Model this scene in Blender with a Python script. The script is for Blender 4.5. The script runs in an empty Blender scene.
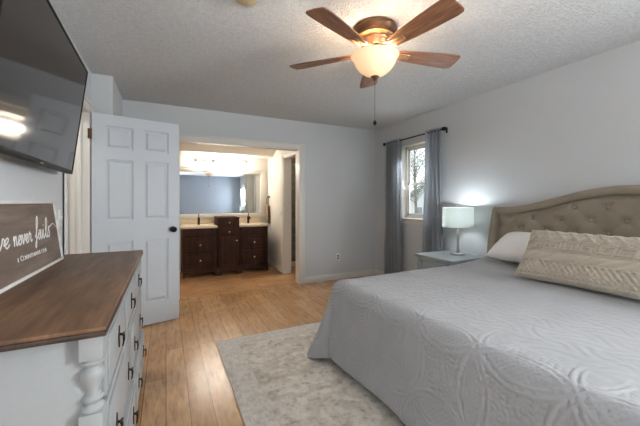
import bpy, bmesh, math, random
from mathutils import Vector, Matrix
import numpy as np
random.seed(7)
PI = math.pi
scene = bpy.context.scene
COL = scene.collection

# ------------------------------------------------------------------ camera
F_PX = 313.0
YAW = math.atan((320 - 166) / F_PX)
cam_d = bpy.data.cameras.new('camera')
cam = bpy.data.objects.new('camera', cam_d); COL.objects.link(cam)
cam.location = (0, 0, 1.23)
cam.rotation_euler = (PI / 2, 0, -YAW)
cam_d.sensor_width = 36.0
cam_d.lens = F_PX / 640 * 36.0
cam_d.shift_y = -11.0 / 640
cam_d.clip_start = 0.02
scene.camera = cam

# ------------------------------------------------------------------ exposure, world, daylight, fill lamps
scene.view_settings.view_transform = 'Standard'
scene.view_settings.look = 'None'
scene.view_settings.gamma = 1
scene.view_settings.use_curve_mapping = False
scene.view_settings.exposure = 0.43

w = bpy.data.worlds.new('overcast_sky'); scene.world = w; w.use_nodes = True
bg = w.node_tree.nodes['Background']
bg.inputs[0].default_value = (0.88, 0.94, 1.0, 1); bg.inputs[1].default_value = 1.5


def area(name, loc, target, sx, sy, power, color):
    d = bpy.data.lights.new(name, 'AREA'); d.shape = 'RECTANGLE'; d.size = sx; d.size_y = sy
    d.energy = power; d.color = color
    o = bpy.data.objects.new(name, d); COL.objects.link(o); o.location = loc
    o.rotation_euler = (Vector(target) - Vector(loc)).to_track_quat('-Z', 'Y').to_euler()
    return o


def point(name, loc, power, color, r=0.04):
    d = bpy.data.lights.new(name, 'POINT'); d.energy = power; d.color = color; d.shadow_soft_size = r
    o = bpy.data.objects.new(name, d); COL.objects.link(o); o.location = loc
    return o


COOL = (0.90, 0.955, 1.0)
# area lamps outside the panes: added fill at near and bedside, daylight at far
area('fill_near_window', (-0.05, -2.10, 1.45), (0.7, 2.5, 1.0), 1.0, 1.4, 3.5, (0.75, 0.88, 1.0))
area('fill_bedside_window', (3.45, -1.15, 1.55), (0.0, 1.4, 1.3), 1.0, 0.7, 190, COOL)
area('daylight_far_window', (3.50, 3.30, 1.60), (0.9, 1.2, 0.4), 1.05, 0.5, 9, COOL)
# added unseen lamp shining up through the near window to brighten the ceiling
area('ground_bounce_near_window', (-0.9, -4.1, -0.35), (-0.6, -3.3, 1.0), 3.0, 1.6, 1350, (0.94, 0.97, 1.0))
area('hall_ceiling_lamp', (-1.25, 3.1, 2.40), (-1.25, 3.1, 0), 0.4, 0.4, 9, (1.0, 0.97, 0.92))  # unseen light without a fixture, added to brighten the hall
area('shower_ceiling_lamp', (2.6, 5.0, 2.40), (2.6, 5.0, 0), 0.3, 0.3, 4.0, (1.0, 0.90, 0.75))  # added lamp that lights the shower room, no fixture built


# ------------------------------------------------------------------ materials
def lin(c):
    return tuple(((v / 255) / 12.92 if v / 255 <= 0.04045 else ((v / 255 + 0.055) / 1.055) ** 2.4) for v in c) + (1,)


class M:
    def __init__(s, name, col, rough=0.5, metal=0.0, spec=0.5, **kw):
        s.m = bpy.data.materials.new(name); s.m.use_nodes = True
        s.nt = s.m.node_tree; s.n = s.nt.nodes; s.l = s.nt.links
        s.p = s.n['Principled BSDF']
        s.p.inputs['Base Color'].default_value = lin(col)
        s.p.inputs['Roughness'].default_value = rough
        s.p.inputs['Metallic'].default_value = metal
        s.p.inputs['Specular IOR Level'].default_value = spec
        for k, v in kw.items():
            s.p.inputs[k.replace('_', ' ')].default_value = v

    def node(s, t, **kw):
        nd = s.n.new(t)
        for k, v in kw.items():
            setattr(nd, k, v)
        return nd

    def coord(s, scale=(1, 1, 1), rot=(0, 0, 0)):
        tc = s.node('ShaderNodeTexCoord'); mp = s.node('ShaderNodeMapping')
        mp.inputs['Scale'].default_value = scale; mp.inputs['Rotation'].default_value = rot
        s.l.new(tc.outputs['Object'], mp.inputs['Vector'])
        return mp.outputs['Vector']

    def noise(s, scale, detail=4, vec=None, rough=0.5):
        nd = s.node('ShaderNodeTexNoise'); nd.inputs['Scale'].default_value = scale
        nd.inputs['Detail'].default_value = detail; nd.inputs['Roughness'].default_value = rough
        s.l.new(vec if vec is not None else s.coord(), nd.inputs['Vector'])
        return nd.outputs['Fac']

    def ramp(s, fac, stops):
        r = s.node('ShaderNodeValToRGB')
        e = r.color_ramp.elements
        while len(e) < len(stops):
            e.new(0.5)
        for i, (p, c) in enumerate(stops):
            e[i].position = p; e[i].color = lin(c)
        s.l.new(fac, r.inputs['Fac'])
        return r.outputs['Color']

    def mix(s, a, b, fac, mode='MIX'):
        x = s.node('ShaderNodeMix', data_type='RGBA', blend_type=mode)
        for sock, v in ((0, fac), (6, a), (7, b)):
            if hasattr(v, 'is_linked'):
                s.l.new(v, x.inputs[sock])
            elif sock == 0:
                x.inputs[0].default_value = v
            else:
                x.inputs[sock].default_value = lin(v)
        return x.outputs[2]

    def color(s, out):
        s.l.new(out, s.p.inputs['Base Color']); return s

    def bump(s, h, strength=0.3, dist=0.01):
        b = s.node('ShaderNodeBump'); b.inputs['Strength'].default_value = strength
        b.inputs['Distance'].default_value = dist
        s.l.new(h, b.inputs['Height']); s.l.new(b.outputs['Normal'], s.p.inputs['Normal'])
        return s


MAT = {}


def paint(name, col, rough=0.6, bump=0.12, scale=90):
    m = M(name, col, rough, spec=0.3)
    n = m.noise(scale, 3)
    m.color(m.mix(col, tuple(min(255, v * 1.03) for v in col), n))
    m.bump(n, bump, 0.004)
    MAT[name] = m.m
    return m


paint('wall_paint', (205, 207, 208))
paint('accent_paint', (138, 144, 152))  # darker tone invented so the near wall looks dim in the mirror
paint('bath_paint', (224, 218, 208))
paint('hall_paint', (218, 215, 208))
paint('trim_paint', (226, 222, 214), 0.4, 0.04)
paint('door_paint', (202, 207, 212), 0.38, 0.05, 40)
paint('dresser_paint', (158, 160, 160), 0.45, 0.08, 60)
paint('nightstand_paint', (158, 164, 166), 0.45, 0.08, 60)
paint('siding_paint', (225, 228, 230), 0.7)
paint('roof_shingle', (150, 152, 156), 0.9, 0.5, 30)
paint('lawn', (120, 128, 100), 0.95, 0.8, 20)
paint('plastic_white', (230, 230, 226), 0.35, 0.0)
paint('detector_plastic', (190, 170, 135), 0.45, 0.0)

m = M('ceiling_popcorn', (240, 239, 237), 0.95, spec=0.05)
n1 = m.noise(58, 3, rough=0.65); n2 = m.noise(130, 2)
mm = m.node('ShaderNodeMath', operation='ADD'); m.l.new(n1, mm.inputs[0]); m.l.new(n2, mm.inputs[1])
cr = m.ramp(n1, [(0.30, (210, 211, 212)), (0.62, (228, 229, 230))]); m.color(cr)
m.bump(mm.outputs[0], 0.9, 0.018); MAT['ceiling'] = m.m


def wood(name, stops, scale=(1, 1, 1), rough=0.4, grain=6.0, bump=0.06, coat=0.0):
    m = M(name, stops[0], rough)
    v = m.coord(scale)
    n = m.noise(grain, 8, v, 0.6)
    m.color(m.ramp(n, [(0.25, stops[0]), (0.5, stops[1]), (0.78, stops[2])]))
    m.bump(n, bump, 0.004)
    if coat:
        m.p.inputs['Coat Weight'].default_value = coat; m.p.inputs['Coat Roughness'].default_value = 0.15
    MAT[name] = m.m
    return m


wood('dresser_top_wood', ((80, 54, 37), (110, 80, 55), (142, 108, 77)), (9, 1.1, 4), 0.5, 3.0)
wood('dresser_edge_wood', ((44, 32, 26), (62, 46, 37), (84, 64, 52)), (9, 1.1, 4), 0.4, 3.0)  # dark stain with the shade of the edge put into the colour
wood('sign_wood', ((92, 77, 66), (118, 101, 88), (142, 126, 113)), (5, 1.0, 8), 0.6, 2.5)
wood('sign_frame_wood', ((205, 200, 194), (226, 222, 216), (238, 235, 230)), (5, 1, 5), 0.6, 4)
wood('vanity_wood', ((42, 24, 15), (60, 36, 23), (82, 50, 32)), (4, 4, 1), 0.6, 3.0).p.inputs['Specular IOR Level'].default_value = 0.2
wood('blade_wood', ((92, 58, 40), (136, 92, 64), (174, 126, 92)), (1.5, 16, 4), 0.42, 3.0)
wood('shower_wood', ((90, 55, 30), (120, 76, 42), (140, 92, 55)), (1, 4, 4), 0.5, 3.0)
wood('bark', ((120, 116, 112), (142, 138, 134), (160, 156, 152)), (6, 6, 1), 0.9, 4.0, 0.4)


def planks(name, rot, pal):
    m = M(name, pal[0], 0.24, spec=0.6)
    tc = m.node('ShaderNodeTexCoord'); mp = m.node('ShaderNodeMapping')
    mp.inputs['Rotation'].default_value = (0, 0, rot)
    m.l.new(tc.outputs['Object'], mp.inputs['Vector'])
    br = m.node('ShaderNodeTexBrick'); br.offset = 0.37; br.offset_frequency = 2
    br.inputs['Color1'].default_value = lin(pal[0]); br.inputs['Color2'].default_value = lin(pal[1])
    br.inputs['Mortar'].default_value = lin(pal[2]); br.inputs['Scale'].default_value = 1.0
    br.inputs['Mortar Size'].default_value = 0.0022; br.inputs['Mortar Smooth'].default_value = 0.2
    br.inputs['Brick Width'].default_value = 1.22; br.inputs['Row Height'].default_value = 0.128
    br.inputs['Bias'].default_value = 0.0
    m.l.new(mp.outputs['Vector'], br.inputs['Vector'])
    st = m.node('ShaderNodeMapping'); st.inputs['Scale'].default_value = (2.2, 11, 1)
    m.l.new(mp.outputs['Vector'], st.inputs['Vector'])
    g = m.noise(3.0, 8, st.outputs['Vector'], 0.62)
    gr = m.ramp(g, [(0.28, (166, 146, 128)), (0.5, (230, 222, 214)), (0.75, (255, 255, 255))])
    bl = m.noise(2.2, 3, mp.outputs['Vector'])
    blr = m.ramp(bl, [(0.3, (205, 196, 188)), (0.7, (255, 255, 255))])
    c = m.mix(br.outputs['Color'], gr, 0.85, 'MULTIPLY')
    c = m.mix(c, blr, 0.8, 'MULTIPLY')
    m.color(c)
    inv = m.node('ShaderNodeMath', operation='SUBTRACT'); inv.inputs[0].default_value = 1.0
    m.l.new(br.outputs['Fac'], inv.inputs[1])
    ad = m.node('ShaderNodeMath', operation='MULTIPLY_ADD'); ad.inputs[1].default_value = 0.25
    m.l.new(g, ad.inputs[0]); m.l.new(inv.outputs[0], ad.inputs[2])
    m.bump(ad.outputs[0], 0.35, 0.003)
    MAT[name] = m.m


planks('floor_planks', PI / 2, ((244, 200, 148), (220, 174, 122), (128, 96, 68)))
planks('bath_planks', 0.0, ((238, 194, 146), (224, 176, 128), (150, 106, 72)))

m = M('rug_pile', (190, 182, 170), 0.95, spec=0.1)
v = m.coord()
n1 = m.noise(1.7, 5, v, 0.65); n2 = m.noise(20, 7, v, 0.75); n3 = m.noise(5.5, 6, v, 0.7)
wv = m.node('ShaderNodeTexWave', wave_type='RINGS'); wv.inputs['Scale'].default_value = 1.5
wv.inputs['Distortion'].default_value = 14; wv.inputs['Detail'].default_value = 4; wv.inputs['Detail Scale'].default_value = 2.2
m.l.new(v, wv.inputs['Vector'])
c1 = m.ramp(n2, [(0.36, (196, 183, 167)), (0.47, (234, 226, 214)), (0.64, (246, 240, 230))])
c2 = m.ramp(n1, [(0.30, (196, 188, 180)), (0.60, (255, 255, 255))])
c3 = m.ramp(wv.outputs['Fac'], [(0.25, (206, 198, 190)), (0.6, (255, 255, 255))])
c4 = m.ramp(n3, [(0.34, (206, 198, 190)), (0.52, (255, 255, 255))])
c = m.mix(c1, c2, 0.5, 'MULTIPLY'); c = m.mix(c, c3, 0.35, 'MULTIPLY'); c = m.mix(c, c4, 0.45, 'MULTIPLY')
m.color(c); m.bump(m.noise(240, 2, v), 0.5, 0.006); MAT['rug'] = m.m
m = M('rug_border', (172, 160, 148), 0.95, spec=0.1)
v = m.coord(); n2 = m.noise(22, 6, v, 0.7)
m.color(m.ramp(n2, [(0.35, (206, 197, 186)), (0.6, (236, 229, 220))])); m.bump(m.noise(240, 2, v), 0.5, 0.006)
MAT['rug_border'] = m.m


m = M('rug_stripe', (172, 160, 148), 0.95, spec=0.1)
v = m.coord(); n2 = m.noise(26, 6, v, 0.75)
m.color(m.ramp(n2, [(0.35, (192, 182, 170)), (0.6, (232, 224, 214))])); m.bump(m.noise(240, 2, v), 0.5, 0.006)
MAT['rug_stripe'] = m.m


def fabric(name, col, rough=0.9, scale=350, bump=0.25, sheen=0.2, var=0.06):
    m = M(name, col, rough, spec=0.15)
    n = m.noise(scale, 2); n0 = m.noise(6, 4)
    lo = tuple(v * (1 - var) for v in col); hi = tuple(min(255, v * (1 + var)) for v in col)
    m.color(m.ramp(n0, [(0.3, lo), (0.7, hi)]))
    m.bump(n, bump, 0.003); m.p.inputs['Sheen Weight'].default_value = sheen
    MAT[name] = m.m
    return m


fabric('quilt_cotton', (166, 166, 167), var=0.02)
fabric('pillow_cotton', (232, 228, 224), bump=0.1, var=0.01)
fabric('knit_wool', (190, 178, 162), scale=220, bump=0.5, var=0.03)
fabric('linen_tan', (150, 138, 122), scale=420, bump=0.3, var=0.05)
fabric('linen_button', (158, 146, 130), scale=420)
fabric('curtain_cloth', (187, 190, 195), scale=260, bump=0.2, var=0.03)
fabric('towel_cloth', (196, 176, 150), scale=200, bump=0.6)
fabric('mattress_cloth', (205, 203, 200))
fabric('dark_bed_cloth', (60, 58, 58))

MAT['black_metal'] = M('black_metal', (22, 21, 21), 0.4, 0.6).m
MAT['dark_bronze'] = M('dark_bronze', (62, 48, 38), 0.38, 0.8).m
MAT['pull_bronze'] = M('pull_bronze', (58, 42, 34), 0.4, 0.7).m
MAT['fan_bronze'] = M('fan_bronze', (176, 138, 104), 0.34, 0.75).m
MAT['fan_bronze_dark'] = M('fan_bronze_dark', (112, 84, 62), 0.38, 0.75).m
MAT['chrome'] = M('chrome', (215, 218, 220), 0.12, 1.0).m
MAT['nickel'] = M('nickel', (210, 208, 202), 0.25, 1.0).m
MAT['hinge_bronze'] = M('hinge_bronze', (96, 72, 48), 0.4, 0.7).m
MAT['mirror'] = M('mirror_silver', (205, 211, 216), 0.015, 1.0).m
MAT['tv_screen'] = M('tv_screen', (40, 36, 34), 0.07, 0.0, 0.7).m
MAT['tv_plastic'] = M('tv_plastic', (12, 11, 11), 0.55, spec=0.2).m
MAT['tv_mark'] = M('tv_mark', (170, 170, 172), 0.4).m
MAT['sign_ink'] = M('sign_ink', (240, 238, 234), 0.6).m
MAT['slot_black'] = M('slot_black', (30, 30, 30), 0.6).m
MAT['crystal'] = M('crystal', (235, 240, 242), 0.05, 0.0, 0.5, Transmission_Weight=0.9, IOR=1.45).m
MAT['stone_top'] = paint('stone_top', (222, 206, 180), 0.25, 0.02, 30).m

m = M('pane_glass', (255, 255, 255), 0.0); nt = m.nt
tr = m.node('ShaderNodeBsdfTransparent'); gl = m.node('ShaderNodeBsdfGlossy'); gl.inputs['Roughness'].default_value = 0.02
mx = m.node('ShaderNodeMixShader'); mx.inputs[0].default_value = 0.07
m.l.new(tr.outputs[0], mx.inputs[1]); m.l.new(gl.outputs[0], mx.inputs[2])
m.l.new(mx.outputs[0], m.n['Material Output'].inputs[0]); MAT['glass'] = m.m

m = M('tile_stone', (150, 152, 148), 0.4)
br = m.node('ShaderNodeTexBrick'); br.inputs['Scale'].default_value = 1.0
br.inputs['Brick Width'].default_value = 0.30; br.inputs['Row Height'].default_value = 0.15; br.inputs['Mortar Size'].default_value = 0.003
br.inputs['Color1'].default_value = lin((132, 128, 114)); br.inputs['Color2'].default_value = lin((112, 108, 96)); br.inputs['Mortar'].default_value = lin((170, 168, 160))
m.l.new(m.coord((1, 1, 1), (PI / 2, 0, 0)), br.inputs['Vector'])
c = m.mix(br.outputs['Color'], m.ramp(m.noise(9, 5), [(0.3, (190, 188, 180)), (0.7, (255, 255, 255))]), 0.8, 'MULTIPLY')
m.color(c); MAT['tile'] = m.m


def glow(name, col, emit, strength, base=(240, 235, 225), transl=0.6):
    m = M(name, base, 0.5)
    t = m.node('ShaderNodeBsdfTranslucent'); t.inputs['Color'].default_value = lin(base)
    x = m.node('ShaderNodeMixShader'); x.inputs[0].default_value = transl
    m.p.inputs['Emission Color'].default_value = lin(emit); m.p.inputs['Emission Strength'].default_value = strength
    m.l.new(m.p.outputs[0], x.inputs[1]); m.l.new(t.outputs[0], x.inputs[2])
    m.l.new(x.outputs[0], m.n['Material Output'].inputs[0]); MAT[name] = m.m
    return m


g = glow('bowl_glass', None, (255, 214, 160), 0.35, (238, 220, 192), 0.06)
glow('lampshade_linen', None, (235, 245, 240), 0.0, (238, 242, 238), 0.5)
MAT['bulb'] = M('bulb', (255, 245, 225), 0.4, 0, 0.5).m
_b = MAT['bulb'].node_tree.nodes['Principled BSDF']
_b.inputs['Emission Color'].default_value = lin((255, 246, 234)); _b.inputs['Emission Strength'].default_value = 62.0
m = M('leaf_green', (96, 112, 84), 0.7); m.color(m.ramp(m.noise(7, 3), [(0.3, (150, 158, 142)), (0.7, (190, 198, 182))])); MAT['leaf'] = m.m


# ------------------------------------------------------------------ mesh builder
class B:
    def __init__(s):
        s.bm = bmesh.new()

    def box(s, x0, x1, y0, y1, z0, z1, bev=0.0, seg=2, mat=None):
        r = bmesh.ops.create_cube(s.bm, size=1.0)
        vs = r['verts']
        for v in vs:
            v.co = Vector(((x0 + x1) / 2 + v.co.x * (x1 - x0), (y0 + y1) / 2 + v.co.y * (y1 - y0), (z0 + z1) / 2 + v.co.z * (z1 - z0)))
        if bev > 0:
            es = list({e for v in vs for e in v.link_edges})
            rr = bmesh.ops.bevel(s.bm, geom=es, offset=bev, segments=seg, profile=0.5, affect='EDGES')
            vs = list({v for f in rr['faces'] for v in f.verts} | {v for v in vs if v.is_valid})
        if mat is not None:
            bmesh.ops.transform(s.bm, matrix=mat, verts=vs)
        return s

    def lathe(s, prof, c=(0, 0, 0), axis='z', seg=24, cap=True, mat=None):
        rings = []
        for r, h in prof:
            ring = []
            for i in range(seg):
                a = 2 * PI * i / seg
                p = (r * math.cos(a), r * math.sin(a), h)
                if axis == 'x': p = (p[2], p[0], p[1])
                elif axis == 'y': p = (p[1], p[2], p[0])
                p = Vector(p) + Vector(c)
                if mat is not None: p = mat @ p
                ring.append(s.bm.verts.new(p))
            rings.append(ring)
        for a, b in zip(rings, rings[1:]):
            for i in range(seg):
                j = (i + 1) % seg
                s.bm.faces.new((a[i], a[j], b[j], b[i]))
        if cap:
            if prof[0][0] > 1e-5: s.bm.faces.new(rings[0][::-1])
            if prof[-1][0] > 1e-5: s.bm.faces.new(rings[-1])
        return s

    def tube(s, pts, r, seg=8, closed=False, flat=None):
        pts = [Vector(p) for p in pts]
        n = len(pts); rings = []
        up = None
        for i, p in enumerate(pts):
            a = pts[i - 1] if (i > 0 or closed) else pts[i]
            b = pts[(i + 1) % n] if (i < n - 1 or closed) else pts[i]
            t = (b - a).normalized()
            if up is None:
                up = t.orthogonal().normalized()
            up = (up - t * up.dot(t))
            up = up.normalized() if up.length > 1e-6 else t.orthogonal().normalized()
            bi = t.cross(up)
            rr = r(i / (n - 1)) if callable(r) else r
            ring = []
            for k in range(seg):
                q = 2 * PI * k / seg
                o = (up * math.cos(q) + bi * math.sin(q)) * rr
                if flat is not None:
                    fa, fs = flat
                    o = o - fa * o.dot(fa) * (1 - fs)
                ring.append(s.bm.verts.new(p + o))
            rings.append(ring)
        prs = list(zip(rings, rings[1:]))
        if closed: prs.append((rings[-1], rings[0]))
        for a, b in prs:
            for k in range(seg):
                j = (k + 1) % seg
                s.bm.faces.new((a[k], a[j], b[j], b[k]))
        if not closed:
            s.bm.faces.new(rings[0][::-1]); s.bm.faces.new(rings[-1])
        return s

    def prism(s, poly, axis, d0, d1):
        def P(u, v, d):
            return {'x': (d, u, v), 'y': (u, d, v), 'z': (u, v, d)}[axis]
        a = [s.bm.verts.new(P(u, v, d0)) for u, v in poly]
        b = [s.bm.verts.new(P(u, v, d1)) for u, v in poly]
        n = len(poly)
        s.bm.faces.new(a[::-1]); s.bm.faces.new(b)
        for i in range(n):
            j = (i + 1) % n
            s.bm.faces.new((a[i], a[j], b[j], b[i]))
        return s

    def grid(s, nu, nv, fn, closed_u=False):
        vs = [[s.bm.verts.new(fn(i / (nu if closed_u else nu - 1), j / (nv - 1))) for j in range(nv)] for i in range(nu)]
        for i in range(nu if closed_u else nu - 1):
            for j in range(nv - 1):
                k = (i + 1) % nu
                s.bm.faces.new((vs[i][j], vs[k][j], vs[k][j + 1], vs[i][j + 1]))
        return s

    def make(s, name, mat, parent=None, smooth=40, recalc=True):
        if recalc: bmesh.ops.recalc_face_normals(s.bm, faces=s.bm.faces)
        me = bpy.data.meshes.new(name); s.bm.to_mesh(me); s.bm.free()
        return link(name, me, mat, parent, smooth)


def link(name, me, mat, parent=None, smooth=40):
    me.materials.append(MAT[mat] if isinstance(mat, str) else mat)
    if smooth:
        me.polygons.foreach_set('use_smooth', [True] * len(me.polygons))
        me.set_sharp_from_angle(angle=math.radians(smooth))
    o = bpy.data.objects.new(name, me); COL.objects.link(o)
    if parent is not None: o.parent = parent
    return o


def tag(o, label, cat, group=None):
    o['label'] = label; o['category'] = cat
    if group: o['group'] = group
    return o


def thing(name, label, cat, loc=(0, 0, 0), rz=0.0, group=None):
    o = bpy.data.objects.new(name, None); COL.objects.link(o)
    o.location = loc; o.rotation_euler = (0, 0, rz); o.empty_display_size = 0.1
    return tag(o, label, cat, group)


def struct(o, label=None):
    o['kind'] = 'structure'
    if label: o['label'] = label; o['category'] = o.name.split('_')[0]
    return o


def copy_tree(o, parent=None):
    c = o.copy(); COL.objects.link(c)
    if parent is not None: c.parent = parent
    for ch in list(o.children): copy_tree(ch, c)
    return c


def catmull(pts, k=6, closed=False):
    pts = [Vector(p) for p in pts]; out = []; n = len(pts)
    for i in range(n if closed else n - 1):
        p1 = pts[i]; p2 = pts[(i + 1) % n]
        p0 = pts[i - 1] if (i > 0 or closed) else p1; p3 = pts[(i + 2) % n] if (i + 2 < n or closed) else p2
        for q in range(k):
            t = q / k
            out.append(0.5 * ((2 * p1) + (p2 - p0) * t + (2 * p0 - 5 * p1 + 4 * p2 - p3) * t * t + (3 * p1 - p0 - 3 * p2 + p3) * t ** 3))
    if not closed: out.append(pts[-1])
    return out


# ------------------------------------------------------------------ room shell
XL, XR, YB, YN, HC = -0.63, 3.18, 4.34, -1.90, 2.44
BX0, BX1, BY1 = -0.40, 1.82, 6.05        # bathroom
OP0, OP1, OPH = 0.14, 1.80, 2.02         # opening to the bathroom

struct(B().box(-2.0, 3.32, YN - 0.14, YB + 0.02, -0.12, 0).make('floor', 'floor_planks'), 'honey brown plank floor of the bedroom')
struct(B().box(-0.52, 3.32, YB + 0.02, BY1 + 0.14, -0.12, 0).make('floor_bathroom', 'bath_planks'), 'honey plank floor running crosswise in the bathroom')
struct(B().box(OP0, OP1, YB + 0.005, YB + 0.045, 0.0005, 0.006, 0.002).make('trim_threshold', 'bath_planks'), 'thin wooden threshold strip under the bathroom opening')
struct(B().box(-2.0, 3.32, YN - 0.14, YB + 0.06, HC, HC + 0.1).make('ceiling', 'ceiling'), 'white popcorn textured ceiling of the bedroom')
struct(B().box(-0.52, 3.32, YB + 0.06, BY1 + 0.14, HC, HC + 0.1).make('ceiling_bathroom', 'bath_paint'), 'cream bathroom ceiling')

DO0, DO1, DOH = 2.74, 3.465, 2.05        # entry doorway in the left wall
b = B().box(XL - 0.12, XL, YN, DO0, 0, HC).box(XL - 0.12, XL, DO0, DO1, DOH, HC).box(XL - 0.12, XL, DO1, 3.585, 0, HC)
b.box(XL - 0.12, -0.46, 3.585, YB, 0, HC)
struct(b.make('wall_left', 'wall_paint', smooth=0), 'light grey left wall with the television')
b = B().box(-0.75, OP0, YB, YB + 0.12, 0, HC).box(OP0, OP1, YB, YB + 0.12, OPH, HC).box(OP1, XR, YB, YB + 0.12, 0, HC)
struct(b.make('wall_back', 'wall_paint', smooth=0), 'grey back wall around the bathroom opening')


def holed(name, label, x0, x1, holes, y0, y1, mat='wall_paint', axis='x'):
    """a wall with rectangular openings (a0,a1,z0,z1), ordered along the wall"""
    b = B(); cur = y0

    def bx(a0, a1, z0, z1):
        if axis == 'x': b.box(x0, x1, a0, a1, z0, z1)
        else: b.box(a0, a1, x0, x1, z0, z1)
    for a0, a1, z0, z1 in holes:
        bx(cur, a0, 0, HC)
        if z0 > 0: bx(a0, a1, 0, z0)
        bx(a0, a1, z1, HC); cur = a1
    bx(cur, y1, 0, HC)
    return struct(b.make(name, mat, smooth=0), label)


WY0, WY1, WZ0, WZ1 = 3.00, 3.70, 0.99, 2.07
holed('wall_right', 'grey right wall behind the headboard', XR, XR + 0.14, [(-1.5, -0.8, WZ0, WZ1), (WY0, WY1, WZ0, WZ1)], YN, YB + 0.12)
holed('wall_near', 'grey wall behind the camera', YN - 0.14, YN, [(-0.55, 0.45, 0.7, 2.2)], XL - 0.12, XR + 0.14, 'accent_paint', 'y')
# hall behind the entry door
b = B().box(-2.0, -1.9, 1.5, 4.6, 0, HC).box(-1.9, XL - 0.12, 1.4, 1.5, 0, HC).box(-1.9, XL - 0.12, 4.34, 4.44, 0, HC)
struct(b.make('wall_hall', 'hall_paint', smooth=0), 'cream hall wall seen through the entry doorway')
# bathroom walls
struct(B().box(BX0 - 0.12, BX0, YB + 0.12, BY1 + 0.12, 0, HC).make('wall_bathroom_left', 'bath_paint', smooth=0), 'cream left bathroom wall')
struct(B().box(BX0, BX1 + 0.12, BY1, BY1 + 0.12, 0, HC).make('wall_bathroom_back', 'bath_paint', smooth=0), 'cream bathroom wall behind the vanity mirror')
BD0, BD1, BDH = 4.50, 5.10, 1.99
holed('wall_bathroom_right', 'cream right bathroom wall with the towel ring', BX1, BX1 + 0.12, [(BD0, BD1, 0, BDH)], YB + 0.12, BY1, 'bath_paint')
b = B().box(BX0, OP0, YB + 0.12, YB + 0.13, 0, HC).box(OP1, BX1, YB + 0.12, YB + 0.13, 0, HC).box(OP0, OP1, YB + 0.12, YB + 0.13, OPH, HC)
struct(b.make('wall_bathroom_near', 'bath_paint', smooth=0), 'cream bathroom side of the back wall')
b = B().box(BX1 + 0.12, 3.2, 5.62, 5.74, 0, 1.99)
struct(b.make('wall_shower', 'tile', smooth=0), 'grey stone tiled shower wall beyond the bathroom side door')
struct(B().box(BX1 + 0.12, 3.2, 5.60, 5.74, 1.99, 2.14).make('trim_shower', 'shower_wood', smooth=0), 'brown wooden band on top of the shower tiles')
struct(B().box(BX1 + 0.12, 3.2, 5.62, 5.74, 2.14, HC).make('wall_shower_top', 'bath_paint', smooth=0))
struct(B().box(3.2, 3.32, YB + 0.12, 5.74, 0, HC).make('wall_shower_right', 'tile', smooth=0))
struct(B().box(BX1 + 0.12, 3.2, 5.585, 5.62, 0, 0.09, 0.004).make('baseboard_shower', 'trim_paint'))
# sloped soffit over the vanity
struct(B().prism([(5.10, HC), (5.70, 2.085), (BY1, 2.085), (BY1, HC)], 'x', BX0, BX1).make('ceiling_soffit', 'bath_paint', smooth=0), 'sloped cream soffit above the vanity lights')


def casing(name, label, axis, face, d, a0, a1, h, wdt=0.075, th=0.016, sides=(1, 1)):
    """door casing on a wall face; axis = wall normal axis; d = direction it stands off"""
    b = B(); f0, f1 = sorted((face, face + d * th)); e0, e1 = sorted((face, face + d * (th + 0.008)))

    def bx(p0, p1, z0, z1, q0=f0, q1=f1):
        if axis == 'x': b.box(q0, q1, p0, p1, z0, z1, 0.004)
        else: b.box(p0, p1, q0, q1, z0, z1, 0.004)
    if sides[0]:
        bx(a0 - wdt, a0, 0, h + wdt); bx(a0 - wdt, a0 - wdt + 0.02, 0, h + wdt, e0, e1)
    if sides[1]:
        bx(a1, a1 + wdt, 0, h + wdt); bx(a1 + wdt - 0.02, a1 + wdt, 0, h + wdt, e0, e1)
    bx(a0, a1, h, h + wdt); bx(a0 - (wdt if sides[0] else 0), a1 + (wdt if sides[1] else 0), h + wdt - 0.02, h + wdt, e0, e1)
    return struct(b.make(name, 'trim_paint'), label)


casing('trim_1', 'cream casing around the wide bathroom opening', 'y', YB, -1, OP0, OP1, OPH)
casing('trim_2', 'cream casing around the entry doorway', 'x', XL, 1, DO0, DO1, DOH, sides=(1, 1), wdt=0.072)
casing('trim_3', 'cream casing around the bathroom side doorway', 'x', BX1, -1, BD0, BD1, BDH, wdt=0.07, sides=(0, 1))
# jamb linings
jm = B().box(OP0 - 0.001, OP0 + 0.014, YB - 0.012, YB + 0.14, 0, OPH).box(OP1 - 0.014, OP1 + 0.001, YB - 0.012, YB + 0.14, 0, OPH).box(OP0, OP1, YB - 0.012, YB + 0.14, OPH - 0.014, OPH + 0.001)
struct(jm.make('trim_4', 'trim_paint'), 'cream jamb lining of the bathroom opening')
jm = B().box(XL - 0.13, XL + 0.012, DO1 - 0.014, DO1 + 0.001, 0, DOH).box(XL - 0.13, XL + 0.012, DO0 - 0.001, DO0 + 0.014, 0, DOH).box(XL - 0.13, XL + 0.012, DO0, DO1, DOH - 0.014, DOH)
jm.box(XL - 0.085, XL - 0.05, DO1 - 0.026, DO1 - 0.012, 0, DOH - 0.012, 0.002)
struct(jm.make('trim_5', 'trim_paint'), 'cream jamb lining of the entry doorway')
jm = B().box(BX1 - 0.005, BX1 + 0.13, BD1 - 0.014, BD1 + 0.001, 0, BDH).box(BX1 - 0.005, BX1 + 0.13, BD0, BD1, BDH - 0.014, BDH)
struct(jm.make('trim_6', 'trim_paint'), 'cream jamb lining of the bathroom side doorway')


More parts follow.
